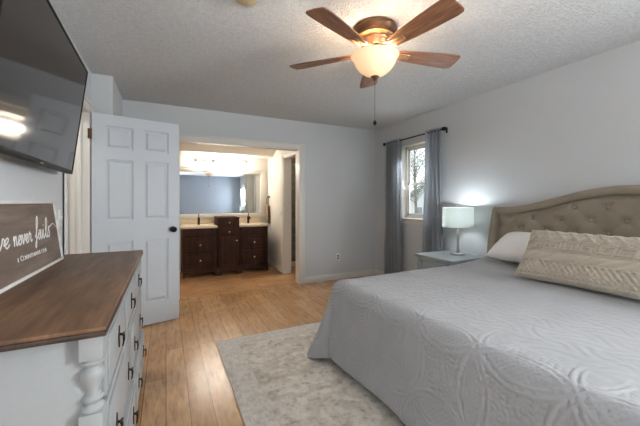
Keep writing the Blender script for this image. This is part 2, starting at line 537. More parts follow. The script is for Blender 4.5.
def baseboard(name, label, x0, x1, y0, y1, nx, ny, mat='trim_paint'):
    b = B(); t = 0.014; h = 0.085
    if nx: b.box(x0 if nx > 0 else x0 - t, x0 + t if nx > 0 else x0, y0, y1, 0, h, 0.003)
    else: b.box(x0, x1, y0 if ny > 0 else y0 - t, y0 + t if ny > 0 else y0, 0, h, 0.003)
    if nx: b.box(x0 if nx > 0 else x0 - t * .6, x0 + t * .6 if nx > 0 else x0, y0, y1, h, h + 0.012, 0.002)
    else: b.box(x0, x1, y0 if ny > 0 else y0 - t * .6, y0 + t * .6 if ny > 0 else y0, h, h + 0.012, 0.002)
    return struct(b.make(name, mat), label)


baseboard('baseboard_back', 'cream baseboard along the grey back wall', OP1 + 0.075, XR, YB, 0, 0, -1)
baseboard('baseboard_right', 'cream baseboard along the right wall', XR, 0, YN, YB - 0.014, -1, 0)
baseboard('baseboard_left', 'cream baseboard along the left wall', XL, 0, YN, DO0 - 0.075, 1, 0)
baseboard('baseboard_bathroom', 'cream baseboard along the right bathroom wall', BX1, 0, BD1 + 0.07, BY1, -1, 0)


def window(name, label, x, y0, y1, z0, z1, axis='x', sgn=1):
    """double-hung window set into the wall; local frame box + sashes + panes"""
    def bx(b, d0, d1, a0, a1, c0, c1, bev=0.003):
        if axis == 'x': b.box(min(x + sgn * d0, x + sgn * d1), max(x + sgn * d0, x + sgn * d1), a0, a1, c0, c1, bev)
        else: b.box(a0, a1, min(x + sgn * d0, x + sgn * d1), max(x + sgn * d0, x + sgn * d1), c0, c1, bev)
    b = B(); fw = 0.04
    bx(b, 0.085, 0.14, y0, y0 + fw, z0, z1); bx(b, 0.085, 0.14, y1 - fw, y1, z0, z1)
    bx(b, 0.085, 0.14, y0, y1, z0, z0 + fw); bx(b, 0.085, 0.14, y0, y1, z1 - fw, z1)
    # reveal lining
    bx(b, -0.002, 0.085, y1 - 0.012, y1, z0, z1); bx(b, -0.002, 0.085, y0, y0 + 0.012, z0, z1); bx(b, -0.002, 0.085, y0, y1, z1 - 0.012, z1)
    root = struct(b.make(name, 'trim_paint'), label)
    zm = (z0 + z1) / 2 - 0.035
    for nm, c0, c1, d in (('upper_sash', zm - 0.015, z1 - fw + 0.004, 0.112), ('lower_sash', z0 + fw - 0.004, zm + 0.02, 0.095)):
        s = B(); sw = 0.035
        bx(s, d, d + 0.02, y0 + fw - 0.004, y0 + fw + sw, c0, c1); bx(s, d, d + 0.02, y1 - fw - sw, y1 - fw + 0.004, c0, c1)
        bx(s, d, d + 0.02, y0 + fw, y1 - fw, c0, c0 + sw); bx(s, d, d + 0.02, y0 + fw, y1 - fw, c1 - sw, c1)
        so = s.make(nm, 'trim_paint', root)
        p = B(); bx(p, d + 0.008, d + 0.012, y0 + fw + sw - 0.006, y1 - fw - sw + 0.006, c0 + sw - 0.006, c1 - sw + 0.006, 0)
        p.make('pane', 'glass', so)
    s = B(); bx(s, -0.03, 0.088, y0 - 0.03, y1 + 0.03, z0 - 0.022, z0 + 0.003, 0.005)
    s.make('window_sill', 'trim_paint', root)
    s = B(); bx(s, -0.012, 0.002, y0 - 0.02, y1 + 0.02, z0 - 0.075, z0 - 0.022, 0.003)
    s.make('window_apron', 'trim_paint', root)
    return root


window('window_1', 'white double hung window between the grey curtains', XR, WY0, WY1, WZ0, WZ1)
window('window_fill_right', 'unseen double hung window added on the right wall for fill light', XR, -1.5, -0.8, WZ0, WZ1)  # out of view, added so the bedside fill lamp can shine in
window('window_fill_near', 'large unseen window added behind the camera for fill light', YN, -0.55, 0.45, 0.7, 2.2, 'y', -1)  # added opening behind the camera for the fill lamps outside it

# ------------------------------------------------------------------ outside
struct(B().box(3.32, 40, -30, 40, -0.6, -0.5).make('ground', 'lawn', smooth=0), 'pale lawn outside the window')
hs = thing('neighbour_house', 'white gabled house outside the window', 'house', (12.0, 10.6, -0.5))
B().prism([(-3, 0), (3, 0), (3, 1.75), (0, 3.3), (-3, 1.75)], 'x', 0, 6).make('siding', 'siding_paint', hs, 0)
B().prism([(-3.3, 1.60), (0, 3.3), (3.3, 1.60), (3.3, 1.72), (0, 3.42), (-3.3, 1.72)], 'x', -0.3, 6.3).make('roof', 'roof_shingle', hs, 0)
B().box(-0.03, 0.02, 1.7, 2.2, 0.95, 1.45, 0.01).make('house_window', 'roof_shingle', hs)
tr = thing('bare_tree', 'tree with sparse pale leaves outside the upper sash', 'tree', (9.0, 9.6, -0.5))
b = B(); b.tube([(0, 0, 0), (0.05, 0.02, 1.4), (-0.05, 0.0, 2.8), (0.05, 0.1, 4.6)], lambda t: 0.07 - 0.04 * t)
tips = []
for i in range(26):
    a = random.uniform(0, 2 * PI); z = random.uniform(1.5, 4.3); ln = random.uniform(0.8, 1.9)
    p1 = Vector((math.cos(a) * ln * .5, math.sin(a) * ln * .5, z + ln * .35)); p2 = Vector((math.cos(a) * ln, math.sin(a) * ln, z + ln * .6))
    b.tube([(0, 0, z), p1, p2], lambda t: 0.018 - 0.012 * t, 5); tips += [p1, p2, (p1 + p2) / 2]
b.make('trunk', 'bark', tr)
b = B()
for p in tips:
    for k in range(26):
        c = p + Vector((random.gauss(0, .22), random.gauss(0, .22), random.gauss(0, .2)))
        u = Vector((random.gauss(0, 1), random.gauss(0, 1), random.gauss(0, 1))).normalized() * 0.05; vv = u.orthogonal().normalized() * 0.03
        b.bm.faces.new([b.bm.verts.new(c - u), b.bm.verts.new(c + vv), b.bm.verts.new(c + u), b.bm.verts.new(c - vv)])
b.make('foliage', 'leaf', tr, 0, recalc=False)

# ------------------------------------------------------------------ open entry door
DW, DH = 0.745, 2.035
dr = B()
T = 0.036
rails = [(0.0, 0.22), (0.85, 1.05), (1.62, 1.72), (DH - 0.105, DH)]
stiles = [(0, 0.105), (DW / 2 - 0.048, DW / 2 + 0.048), (DW - 0.105, DW)]
for a0, a1 in stiles: dr.box(a0, a1, 0, T, 0, DH)
for z0, z1 in rails:
    for s0, s1 in ((stiles[0][1], stiles[1][0]), (stiles[1][1], stiles[2][0])): dr.box(s0, s1, 0, T, z0, z1)
for s0, s1 in ((stiles[0][1], stiles[1][0]), (stiles[1][1], stiles[2][0])):
    for (ra, rb) in zip(rails, rails[1:]):
        z0, z1 = ra[1], rb[0]
        dr.box(s0, s1, 0.013, T - 0.013, z0, z1)
        for f, o in ((0.013, -1), (T - 0.013, 1)):
            # raised field with sloping shoulders
            i0, i1 = 0.016, 0.034
            lo = [(s0 + i0, z0 + i0), (s1 - i0, z0 + i0), (s1 - i0, z1 - i0), (s0 + i0, z1 - i0)]
            hi = [(s0 + i1, z0 + i1), (s1 - i1, z0 + i1), (s1 - i1, z1 - i1), (s0 + i1, z1 - i1)]
            va = [dr.bm.verts.new((x, f, z)) for x, z in lo]; vb = [dr.bm.verts.new((x, f + o * 0.009, z)) for x, z in hi]
            dr.bm.faces.new(vb)
            for k in range(4):
                dr.bm.faces.new((va[k], va[(k + 1) % 4], vb[(k + 1) % 4], vb[k]))
door = dr.make('door_1', 'door_paint', smooth=20)
struct(door, 'white six panel door standing open beside the bathroom opening')
door.location = (-0.602, 3.445, 0.008); door.rotation_euler = (0, 0, math.atan2(0.172, 0.73))
for f, o in ((0, -1), (T, 1)):
    b = B().lathe([(0.0, 0), (0.03, 0), (0.03, 0.006), (0.012, 0.010), (0.011, 0.03), (0.02, 0.036), (0.028, 0.048), (0.028, 0.058), (0.018, 0.068), (0, 0.070)], axis='y', seg=20)
    if o < 0: bmesh.ops.scale(b.bm, vec=(1, -1, 1), verts=b.bm.verts)
    bmesh.ops.translate(b.bm, vec=(DW - 0.062, f, 0.94), verts=b.bm.verts)
    b.make('door_knob', 'black_metal', door)
for z in (0.2, 1.84):
    b = B().box(-0.030, 0.002, -0.003, 0.004, z - 0.045, z + 0.045, 0.001)
    b.lathe([(0.007, z - 0.048), (0.007, z + 0.048)], c=(-0.006, -0.007, 0), seg=10).make('hinge', 'hinge_bronze', door)

# ------------------------------------------------------------------ wall plates
def plate(name, label, cat, loc, normal, kind):
    t = thing(name, label, cat, loc)
    t.rotation_euler = (0, 0, {'-y': 0, '+x': PI / 2, '-x': -PI / 2}[normal])
    B().box(-0.036, 0.036, -0.007, 0, -0.058, 0.058, 0.003).make('cover_plate', 'plastic_white', t)
    if kind == 'outlet':
        for z in (-0.02, 0.02):
            B().box(-0.014, 0.014, -0.009, -0.006, z - 0.013, z + 0.013, 0.002).box(-0.007, -0.004, -0.0098, -0.0085, z - 0.003, z + 0.006).box(0.004, 0.007, -0.0098, -0.0085, z - 0.003, z + 0.006).make('socket', 'slot_black', t)
    else:
        B().box(-0.007, 0.007, -0.017, -0.006, -0.012, 0.012, 0.002).make('toggle', 'plastic_white', t)
    return t


plate('wall_outlet', 'white power outlet low on the grey back wall', 'outlet', (2.454, YB, 0.355), '-y', 'outlet')
plate('light_switch', 'white light switch plate beside the entry doorway', 'light switch', (XL, 2.60, 1.125), '+x', 'switch')
plate('light_switch', 'cream light switch on the bathroom right wall', 'light switch', (BX1, 5.28, 1.02), '-x', 'switch')

sd = B().lathe([(0.0, -0.036), (0.05, -0.036), (0.062, -0.030), (0.068, -0.012), (0.068, 0)], (0.418, 1.83, HC), seg=32).make('smoke_detector', 'detector_plastic')
tag(sd, 'round beige smoke detector on the ceiling at the top edge', 'smoke detector')

# ------------------------------------------------------------------ rug
RX0, RX1, RY0, RY1 = 0.39, 2.55, -0.19, 2.86
rug = B().box(RX0, RX1, RY0, RY1, 0.0, 0.010, 0.003).make('area_rug', 'rug_border')
tag(rug, 'distressed beige and grey area rug under the bed', 'rug')
B().box(RX0 + 0.17, RX1 - 0.17, RY0 + 0.17, RY1 - 0.17, 0.0095, 0.0112, 0.001).make('rug_field', 'rug', rug)
for i, ins in enumerate((0.035, 0.12)):
    b = B(); a0, a1, c0, c1 = RX0 + ins, RX1 - ins, RY0 + ins, RY1 - ins; wd = 0.028 if i else 0.02
    b.box(a0, a0 + wd, c0, c1, 0.0095, 0.0110).box(a1 - wd, a1, c0, c1, 0.0095, 0.0110).box(a0 + wd, a1 - wd, c0, c0 + wd, 0.0095, 0.0110).box(a0 + wd, a1 - wd, c1 - wd, c1, 0.0095, 0.0110)
    b.make('border_stripe', 'rug_stripe', rug)

# ------------------------------------------------------------------ dresser
DX0, DX1, DY0, DY1, DZ = XL + 0.012, -0.172, 1.085, 2.60, 0.88
ds = thing('dresser', 'long white painted dresser with brown wooden top by the left wall', 'dresser', (0, 0, 0))
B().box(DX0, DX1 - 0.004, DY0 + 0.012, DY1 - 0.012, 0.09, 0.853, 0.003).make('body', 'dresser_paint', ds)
b = B().box(XL + 0.002, -0.152, 1.057, 2.628, 0.867, DZ, 0.004, 3)
b.make('wooden_top', 'dresser_top_wood', ds)
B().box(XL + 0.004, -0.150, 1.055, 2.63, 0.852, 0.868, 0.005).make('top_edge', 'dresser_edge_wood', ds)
PW = 0.058
for yc in (DY0 + PW / 2 - 0.012, DY1 - PW / 2 + 0.012):
    b = B(); xc = DX1 - 0.018; h = PW / 2
    b.box(xc - h, xc + h, yc - h, yc + h, 0.782, 0.8515, 0.004).box(xc - h, xc + h, yc - h, yc + h, 0.09, 0.632, 0.004)
    b.lathe([(0.020, 0.626), (0.028, 0.634), (0.029, 0.642), (0.024, 0.650), (0.019, 0.654), (0.026, 0.662), (0.027, 0.668), (0.018, 0.676), (0.016, 0.690), (0.021, 0.706), (0.028, 0.722), (0.030, 0.738), (0.027, 0.750), (0.019, 0.758), (0.019, 0.762), (0.028, 0.768), (0.029, 0.775), (0.022, 0.782), (0.021, 0.79)], (xc, yc, 0), seg=28)
    b.make('turned_post', 'dresser_paint', ds)
    b = B().lathe([(0.016, 0.0), (0.024, 0.012), (0.028, 0.04), (0.022, 0.06), (0.026, 0.075), (0.024, 0.095)], (xc, yc, 0), seg=20)
    b.make('foot', 'dresser_paint', ds)
for yc in (DY0 + 0.03, DY1 - 0.03):
    B().box(DX0 + 0.005, DX0 + 0.05, yc - 0.02, yc + 0.02, 0, 0.092, 0.003).make('foot', 'dresser_paint', ds)


def bail_pull(parent, x, y, z):
    b = B()
    b.prism([(y, z + 0.046), (y + 0.006, z + 0.030), (y + 0.004, z + 0.022), (y + 0.016, z + 0.012), (y + 0.010, z - 0.010), (y + 0.004, z - 0.03), (y, z - 0.036), (y - 0.004, z - 0.03), (y - 0.010, z - 0.010), (y - 0.016, z + 0.012), (y - 0.004, z + 0.022), (y - 0.006, z + 0.030)], 'x', x - 0.001, x + 0.004)
    b.tube([(x + 0.003, y, z + 0.012), (x + 0.018, y, z + 0.012)], 0.005)
    b.tube([(x + 0.016, y - 0.013, z + 0.012), (x + 0.016, y + 0.013, z + 0.012)], 0.0045)
    b.tube(catmull([(x + 0.016, y - 0.012, z + 0.012), (x + 0.017, y - 0.014, z - 0.014), (x + 0.014, y - 0.010, z - 0.028), (x + 0.014, y + 0.010, z - 0.028), (x + 0.017, y + 0.014, z - 0.014), (x + 0.016, y + 0.012, z + 0.012)]), 0.0028, 6)
    b.make('bail_pull', 'pull_bronze', parent)


ya, yz = DY0 + PW, DY1 - PW
rows = [((0.632, 0.832), 3, 1, 0.008, 0.725), ((0.355, 0.612), 2, 2, 0.010, 0.445), ((0.100, 0.335), 2, 2, 0.030, 0.235)]
for (z0, z1), n, np_, out, zp in rows:
    wd = (yz - ya) / n
    for i in range(n):
        y0, y1 = ya + i * wd + 0.008, ya + (i + 1) * wd - 0.008
        b = B().box(DX1 - 0.006, DX1 + out, y0, y1, z0, z1, 0.005)
        b.box(DX1 + out - 0.002, DX1 + out + 0.006, y0 + 0.022, y1 - 0.022, z0 + 0.02, z1 - 0.02, 0.004)
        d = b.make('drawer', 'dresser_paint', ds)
        ps = [(y0 + y1) / 2] if np_ == 1 else [y0 + (y1 - y0) * 0.22, y0 + (y1 - y0) * 0.78]
        for y in ps: bail_pull(d, DX1 + out + 0.006, y, zp)
b = B()
for z in (0.622, 0.345): b.box(DX1 - 0.004, DX1 + 0.013, ya, yz, z - 0.005, z + 0.005, 0.003)
b.box(DX1 - 0.004, DX1 + 0.012, ya, yz, 0.836, 0.852, 0.004)
b.make('front_moulding', 'dresser_paint', ds)

# ------------------------------------------------------------------ sign leaning on the wall
SH, SY0, SY1 = 0.358, 1.48, 2.420
lean = math.asin(0.046 / SH)
sg = thing('wooden_sign', 'long dark wooden sign with white script leaning on the dresser', 'sign', (-0.568, SY0, 0.8805))
sg.rotation_euler = (0, -lean, 0)          # local: y along, z up, face +x
SL = SY1 - SY0
B().box(-0.012, -0.002, 0.006, SL - 0.006, 0.006, SH - 0.006).make('board', 'sign_wood', sg)
b = B()
fr = 0.014
b.box(-0.016, 0.006, 0, SL, 0, fr, 0.002).box(-0.016, 0.006, 0, SL, SH - fr, SH, 0.002).box(-0.016, 0.006, 0, fr, fr, SH - fr, 0.002).box(-0.016, 0.006, SL - fr, SL, fr, SH - fr, 0.002)
b.make('sign_frame', 'sign_frame_wood', sg)
LET = {
    'l': ([(0, .2), (.25, .8), (.48, 1.7), (.42, 2.25), (.24, 2.1), (.18, 1.0), (.22, .15), (.4, 0), (.6, .3)], .55),
    'o': ([(.0, .3), (.2, .85), (.38, 1), (.15, .75), (.12, .2), (.32, 0), (.52, .4), (.42, .95), (.5, .8), (.75, .85)], .72),
    'v': ([(0, .75), (.14, 1), (.24, .6), (.3, 0), (.5, .5), (.6, 1), (.78, .82)], .75),
    'e': ([(0, .3), (.3, .5), (.46, .82), (.32, 1), (.12, .7), (.12, .25), (.32, 0), (.6, .3)], .58),
    'n': ([(0, .6), (.12, 1), (.15, .5), (.14, 0), (.22, .6), (.42, 1), (.5, .6), (.5, .15), (.62, 0), (.78, .3)], .76),
    'r': ([(0, .3), (.16, .95), (.22, 1.15), (.3, .88), (.46, .92), (.42, .3), (.52, 0), (.7, .25)], .68),
    'f': ([(0, .3), (.35, 1.1), (.52, 2.1), (.44, 2.6), (.3, 2.1), (.24, .6), (.2, -.5), (.08, -.8), (0, -.5), (.2, -.05), (.5, .35)], .5),
    'a': ([(.52, .85), (.3, 1), (.08, .5), (.2, 0), (.42, .35), (.56, 1), (.54, .2), (.66, 0), (.84, .3)], .8),
    'i': ([(0, .3), (.18, 1), (.18, .2), (.32, 0), (.5, .3)], .5),
    's': ([(0, .3), (.22, 1.0), (.24, 1.25), (.27, .95), (.40, .45), (.34, .05), (.12, .0), (.04, .2)], .5),
}


def script(word, y0, y1, z0, xh, rise=0.0, tail=None):
    tot = sum(LET[c][1] for c in word); k = (y1 - y0) / tot
    b = B(); x = 0.0; pts = []
    for c in word:
        p, wd = LET[c]
        if c == 'a' and pts:
            pass
        for (u, v) in p:
            yy = (x + u + 0.18 * v) * k
            pts.append((-0.0012, y0 + yy, z0 + v * xh + rise * yy))
        if c == 's' and tail:
            b.tube(catmull([(-0.0012, y0 + (x + .3 + .18) * k, z0 + 1.1 * xh + rise * (y1 - y0))] + [(-0.0012, q[0], q[1]) for q in tail], 6), lambda t: 0.0034 - 0.002 * t, 6, flat=(Vector((1, 0, 0)), 0.4))
        if c == 'i':
            yy = (x + .25 + 0.18 * 1.5) * k
            b.lathe([(0.0, 0.0006), (0.0035, 0.0004), (0.0035, -0.001)], (-0.0012, y0 + yy, z0 + 1.5 * xh + rise * yy), 'x', 10)
        x += wd
    b.tube(catmull(pts, 6), 0.0034, 6, flat=(Vector((1, 0, 0)), 0.4))
    return b.make('lettering_' + word, 'sign_ink', sg)


L0 = SY0
script('love', 1.535 - L0, 1.755 - L0, 0.158, 0.042)
script('never', 1.795 - L0, 2.005 - L0, 0.158, 0.042)
script('fails', 2.045 - L0, 2.270 - L0, 0.158, 0.046, 0.0, [(2.31 - L0, 0.218), (2.35 - L0, 0.226), (2.40 - L0, 0.198)])
def verse(word, y0, y1, size):
    cu = bpy.data.curves.new('verse', 'FONT'); cu.body = word; cu.size = size; cu.extrude = 0.0006
    to = bpy.data.objects.new('verse_tmp', cu); me = bpy.data.meshes.new_from_object(to)
    bpy.data.objects.remove(to)
    xs = [v.co.x for v in me.vertices]; sc = (y1 - y0) / (max(xs) - min(xs))
    for v in me.vertices:
        x, y, z = v.co; v.co = Vector((-0.0012 + z, y0 - L0 + (x - min(xs)) * sc, 0.085 + y))
    link('lettering_verse', me, 'sign_ink', sg, 0)


verse('1', 1.812, 1.820, 0.027)
verse('C', 1.842, 1.868, 0.034)
verse('ORINTHIANS', 1.871, 2.085, 0.027)
verse('13:8', 2.105, 2.175, 0.027)

# ------------------------------------------------------------------ television
tv = thing('television', 'large black flat screen television tilted on the left wall', 'television', (-0.522, 1.885, 1.405))
tv.rotation_euler = (0, math.radians(7.0), math.radians(1.0))
TWd, THt = 1.17, 0.668
B().box(-0.035, -0.0035, -TWd / 2, TWd / 2, 0, THt, 0.003).box(-0.004, 0.001, -TWd / 2, TWd / 2, 0, 0.022, 0.001).box(-0.004, 0.001, -TWd / 2, TWd / 2, THt - 0.012, THt, 0.001).box(-0.004, 0.001, -TWd / 2, -TWd / 2 + 0.012, 0.022, THt - 0.012, 0.001).box(-0.004, 0.001, TWd / 2 - 0.012, TWd / 2, 0.022, THt - 0.012, 0.001).make('bezel', 'tv_plastic', tv)
B().box(-0.0035, -0.0015, -TWd / 2 + 0.012, TWd / 2 - 0.012, 0.022, THt - 0.012).make('screen', 'tv_screen', tv)
b = B()
for k in range(4): b.box(0.001, 0.0016, -0.02 + k * 0.011, -0.013 + k * 0.011, 0.005, 0.011)
b.make('badge', 'tv_mark', tv)
b = B().box(-0.062, -0.034, -0.22, 0.22, 0.16, 0.52, 0.006)
b.make('rear_housing', 'tv_plastic', tv)
mb = thing('television_mount', 'black wall bracket holding the television', 'wall mount', (XL, 1.865, 1.74))
B().box(0.0, 0.012, -0.2, 0.2, -0.14, 0.14, 0.003).make('wall_plate', 'black_metal', mb)
B().tube([(0.010, 0.08, -0.05), (0.040, 0.08, -0.05)], 0.012).make('arm', 'black_metal', mb)
B().tube([(0.010, -0.08, -0.05), (0.040, -0.08, -0.05)], 0.012).make('arm', 'black_metal', mb)

# ------------------------------------------------------------------ ceiling fan
FX, FY = 1.311, 1.795
fan = thing('ceiling_fan', 'bronze ceiling fan with five wooden blades and a lit glass bowl', 'ceiling fan', (FX, FY, HC))
B().lathe([(0.150, 0.0), (0.152, -0.02), (0.140, -0.035), (0.132, -0.05), (0.120, -0.055)], seg=40).make('ceiling_canopy', 'fan_bronze_dark', fan)
B().lathe([(0.118, -0.048), (0.126, -0.056), (0.128, -0.068), (0.112, -0.076), (0.104, -0.084), (0.108, -0.092), (0.102, -0.104), (0.094, -0.112), (0.090, -0.130), (0.082, -0.138)], seg=40).make('motor_housing', 'fan_bronze', fan)
B().lathe([(0.078, -0.134), (0.082, -0.145), (0.080, -0.158), (0.060, -0.164), (0.056, -0.170)], seg=36).make('switch_housing', 'fan_bronze_dark', fan)
bl = [(0.16, -0.040), (0.18, -0.048), (0.30, -0.060), (0.45, -0.072), (0.595, -0.078), (0.634, -0.073), (0.645, -0.058)]
outline = bl + [(0.648, 0.0)] + [(x, -y) for x, y in bl[::-1]]
A0 = math.radians(59.4)
for k in range(5):
    a = A0 + k * 2 * PI / 5
    R = Matrix.Rotation(a, 4, 'Z') @ Matrix.Translation((0, 0, -0.166)) @ Matrix.Rotation(math.radians(-12), 4, 'X')
    b = B().prism(outline, 'z', -0.003, 0.004)
    bmesh.ops.bevel(b.bm, geom=[e for e in b.bm.edges if abs(e.verts[0].co.z - e.verts[1].co.z) < 1e-6], offset=0.0015, segments=1, affect='EDGES')
    bo = b.make('blade', 'blade_wood', fan); bo.matrix_local = R
    b = B()
    for s in (-1, 1):
        b.tube([(0.06, s * 0.012, 0.030), (0.11, s * 0.022, 0.018), (0.16, s * 0.024, -0.006), (0.25, s * 0.018, -0.007)], 0.008, 8, flat=(Vector((0, 0, 1)), 0.7))
    b.box(0.155, 0.265, -0.026, 0.026, -0.008, -0.003, 0.002)
    for q in (0.175, 0.245): b.lathe([(0.007, -0.008), (0.006, -0.012), (0, -0.013)], (q, 0, 0), seg=10)
    io = b.make('blade_iron', 'fan_bronze', fan); io.matrix_local = R
DZ_F, KB = 0.040, 1.05
B().lathe([(r * KB, z + DZ_F) for r, z in [(0.158, -0.232), (0.156, -0.236), (0.146, -0.246), (0.139, -0.262), (0.130, -0.288), (0.108, -0.322), (0.072, -0.352), (0.034, -0.370), (0.0, -0.374), (0.0, -0.371), (0.034, -0.367), (0.071, -0.348), (0.105, -0.319), (0.126, -0.286), (0.135, -0.262), (0.142, -0.245), (0.154, -0.232), (0.158, -0.232)]], seg=48, cap=False).make('glass_bowl', 'bowl_glass', fan, 60)
B().lathe([(r, z + DZ_F) for r, z in [(0.0, -0.36), (0.030, -0.374), (0.028, -0.380), (0.016, -0.385), (0.012, -0.390), (0.014, -0.395), (0.009, -0.402), (0, -0.404)]], seg=20).make('finial', 'fan_bronze_dark', fan)
B().lathe([(0.012, -0.16), (0.012, -0.31)], seg=12).make('stem', 'fan_bronze_dark', fan)
pc = B().tube([(0.03, 0.0, -0.20), (0.03, 0.0, -0.205)], 0.002)
pc.bm.clear()
pc.tube([(0.0, 0.0, -0.36), (0.0, 0.0, -0.640)], 0.0016, 6)
for i in range(40): pc.lathe([(0, -0.003), (0.0026, 0), (0, 0.003)], (0, 0, -0.365 - i * 0.0068), seg=6)
pch = pc.make('pull_chain', 'fan_bronze_dark', fan)
B().lathe([(0, -0.637), (0.006, -0.641), (0.012, -0.651), (0.013, -0.661), (0.008, -0.671), (0, -0.673)], seg=14).make('chain_fob', 'black_metal', pch)
point('fan_bulb_light', (FX + 0.055, FY + 0.02, HC - 0.215), 7, (1.0, 0.80, 0.58), 0.03)
point('fan_bulb_light', (FX - 0.055, FY - 0.02, HC - 0.215), 7, (1.0, 0.80, 0.58), 0.03)

# ------------------------------------------------------------------ curtains and rod
def curtain(name, label, yt0, yt1, yb0, yb1, z0, z1, nf, seed, group, xm=3.085):
    rnd = random.Random(seed); ph = [rnd.uniform(-.5, .5) for _ in range(nf + 2)]
    def fn(u, v):
        z = z1 + (z0 - z1) * v
        a, c = yt0 + (yb0 - yt0) * v ** 1.3, yt1 + (yb1 - yt1) * v ** 1.3
        i = int(u * nf); i = min(i, nf)
        wob = 0.10 * math.sin(3 * v + 5 * u + seed) + 0.05 * math.sin(9 * v * u + seed)
        y = a + (c - a) * (u + 0.012 * math.sin(2 * PI * u * nf + 1 + wob * 4))
        amp = 0.026 + 0.012 * v + 0.008 * ph[i]
        x = xm + amp * math.sin(2 * PI * nf * u + wob * 5) + 0.008 * math.sin(2 * PI * nf * 2.3 * u + seed)
        return Vector((x, y, z))
    b = B().grid(nf * 14 + 1, 40, fn)
    bmesh.ops.solidify(b.bm, geom=b.bm.faces[:], thickness=0.003)
    return tag(b.make(name, 'curtain_cloth', None, 80), label, 'curtain', group)


curtain('curtain', 'grey curtain hanging on the window side nearest the room corner', 3.575, 3.93, 3.585, 3.93, 0.02, 2.165, 5, 3, 'grey curtains')
curtain('curtain', 'grey curtain hanging beside the bedside lamp, lit by it', 2.85, 3.085, 2.815, 3.16, 0.02, 2.165, 4, 11, 'grey curtains')
rod = thing('curtain_rod', 'black curtain rod with square finials above the window', 'curtain rod', (3.085, 3.37, 2.135))
B().tube([(0, -0.555, 0), (0, 0.575, 0)], 0.009, 12).make('rod', 'black_metal', rod)
for y in (-0.575, 0.595):
    B().box(-0.021, 0.021, y - 0.02, y + 0.02, -0.021, 0.021, 0.004).make('finial', 'black_metal', rod)
for y in (-0.535, 0.55):
    B().box(0.085, 0.095, y - 0.012, y + 0.012, -0.035, 0.035, 0.002).tube([(0.09, y, 0), (0.0, y, 0)], 0.006).make('bracket', 'black_metal', rod)

# ------------------------------------------------------------------ bed
BY0, BYE = 0.06, 2.10        # mattress sides
FXO = 1.16                   # foot end of the mattress
TOPZ = 0.605
bed = thing('bed', 'king bed with a tan tufted fabric headboard', 'bed', (0, 0, 0))
B().box(FXO + 0.02, 3.03, BY0 + 0.02, BYE - 0.02, 0.33, TOPZ, 0.05, 4).make('mattress', 'mattress_cloth', bed)
B().box(FXO + 0.04, 3.05, BY0 + 0.04, BYE - 0.04, 0.13, 0.33, 0.01).make('bed_base', 'dark_bed_cloth', bed)
for x in (FXO + 0.12, 2.9):
    for y in (BY0 + 0.12, BYE - 0.12):
        B().lathe([(0.022, 0.0115 if x < 2.83 else 0.0), (0.03, 0.14)], (x, y, 0), seg=14).make('leg', 'black_metal', bed)
HC_Y = (BY0 + BYE) / 2


def htop(y):
    d = abs(y - HC_Y); t = min(1, max(0, (d - 0.02) / 0.93)); s = t * t * (3 - 2 * t)
    return 1.355 - 0.175 * s


YW = 1.01   # half width of the tufted panel up to the wings
TY, TZ, DYT, DZT = 1.084, 1.080, 0.219, 0.1025


def tuft(y, z):
    a = (y - TY) / DYT; c = (z - TZ) / (2 * DZT); p, q = a + c, a - c
    pf = (abs(math.sin(PI * p)) * abs(math.sin(PI * q))) ** 0.45
    pi_, qi = round(p), round(q)
    by = TY + (pi_ + qi) / 2 * DYT; bz = TZ + (pi_ - qi) * DZT
    r2 = (y - by) ** 2 + (z - bz) ** 2
    edge = min(1, (htop(y) - 0.07 - z) / 0.05, (YW - abs(y - HC_Y)) / 0.05); edge = max(0, edge)
    return (0.008 * pf + 0.024 * (1 - math.exp(-r2 / 0.0011))) * (0.35 + 0.65 * edge)


def hfn(u, v):
    y = HC_Y - YW + 2 * YW * u; zt = htop(y) - 0.055; z = 0.45 + (zt - 0.45) * v
    return Vector((3.095 - tuft(y, z), y, z))


B().grid(260, 110, hfn).make('tufted_panel', 'linen_tan', bed, 80)
poly = [(HC_Y - YW - 0.03, 0.2)] + [(HC_Y + YW + 0.03, 0.2)] + [(y, htop(y) - 0.01) for y in np.linspace(HC_Y + YW + 0.03, HC_Y - YW - 0.03, 60)]
B().prism(poly, 'x', 3.10, 3.165).make('headboard', 'linen_tan', bed)
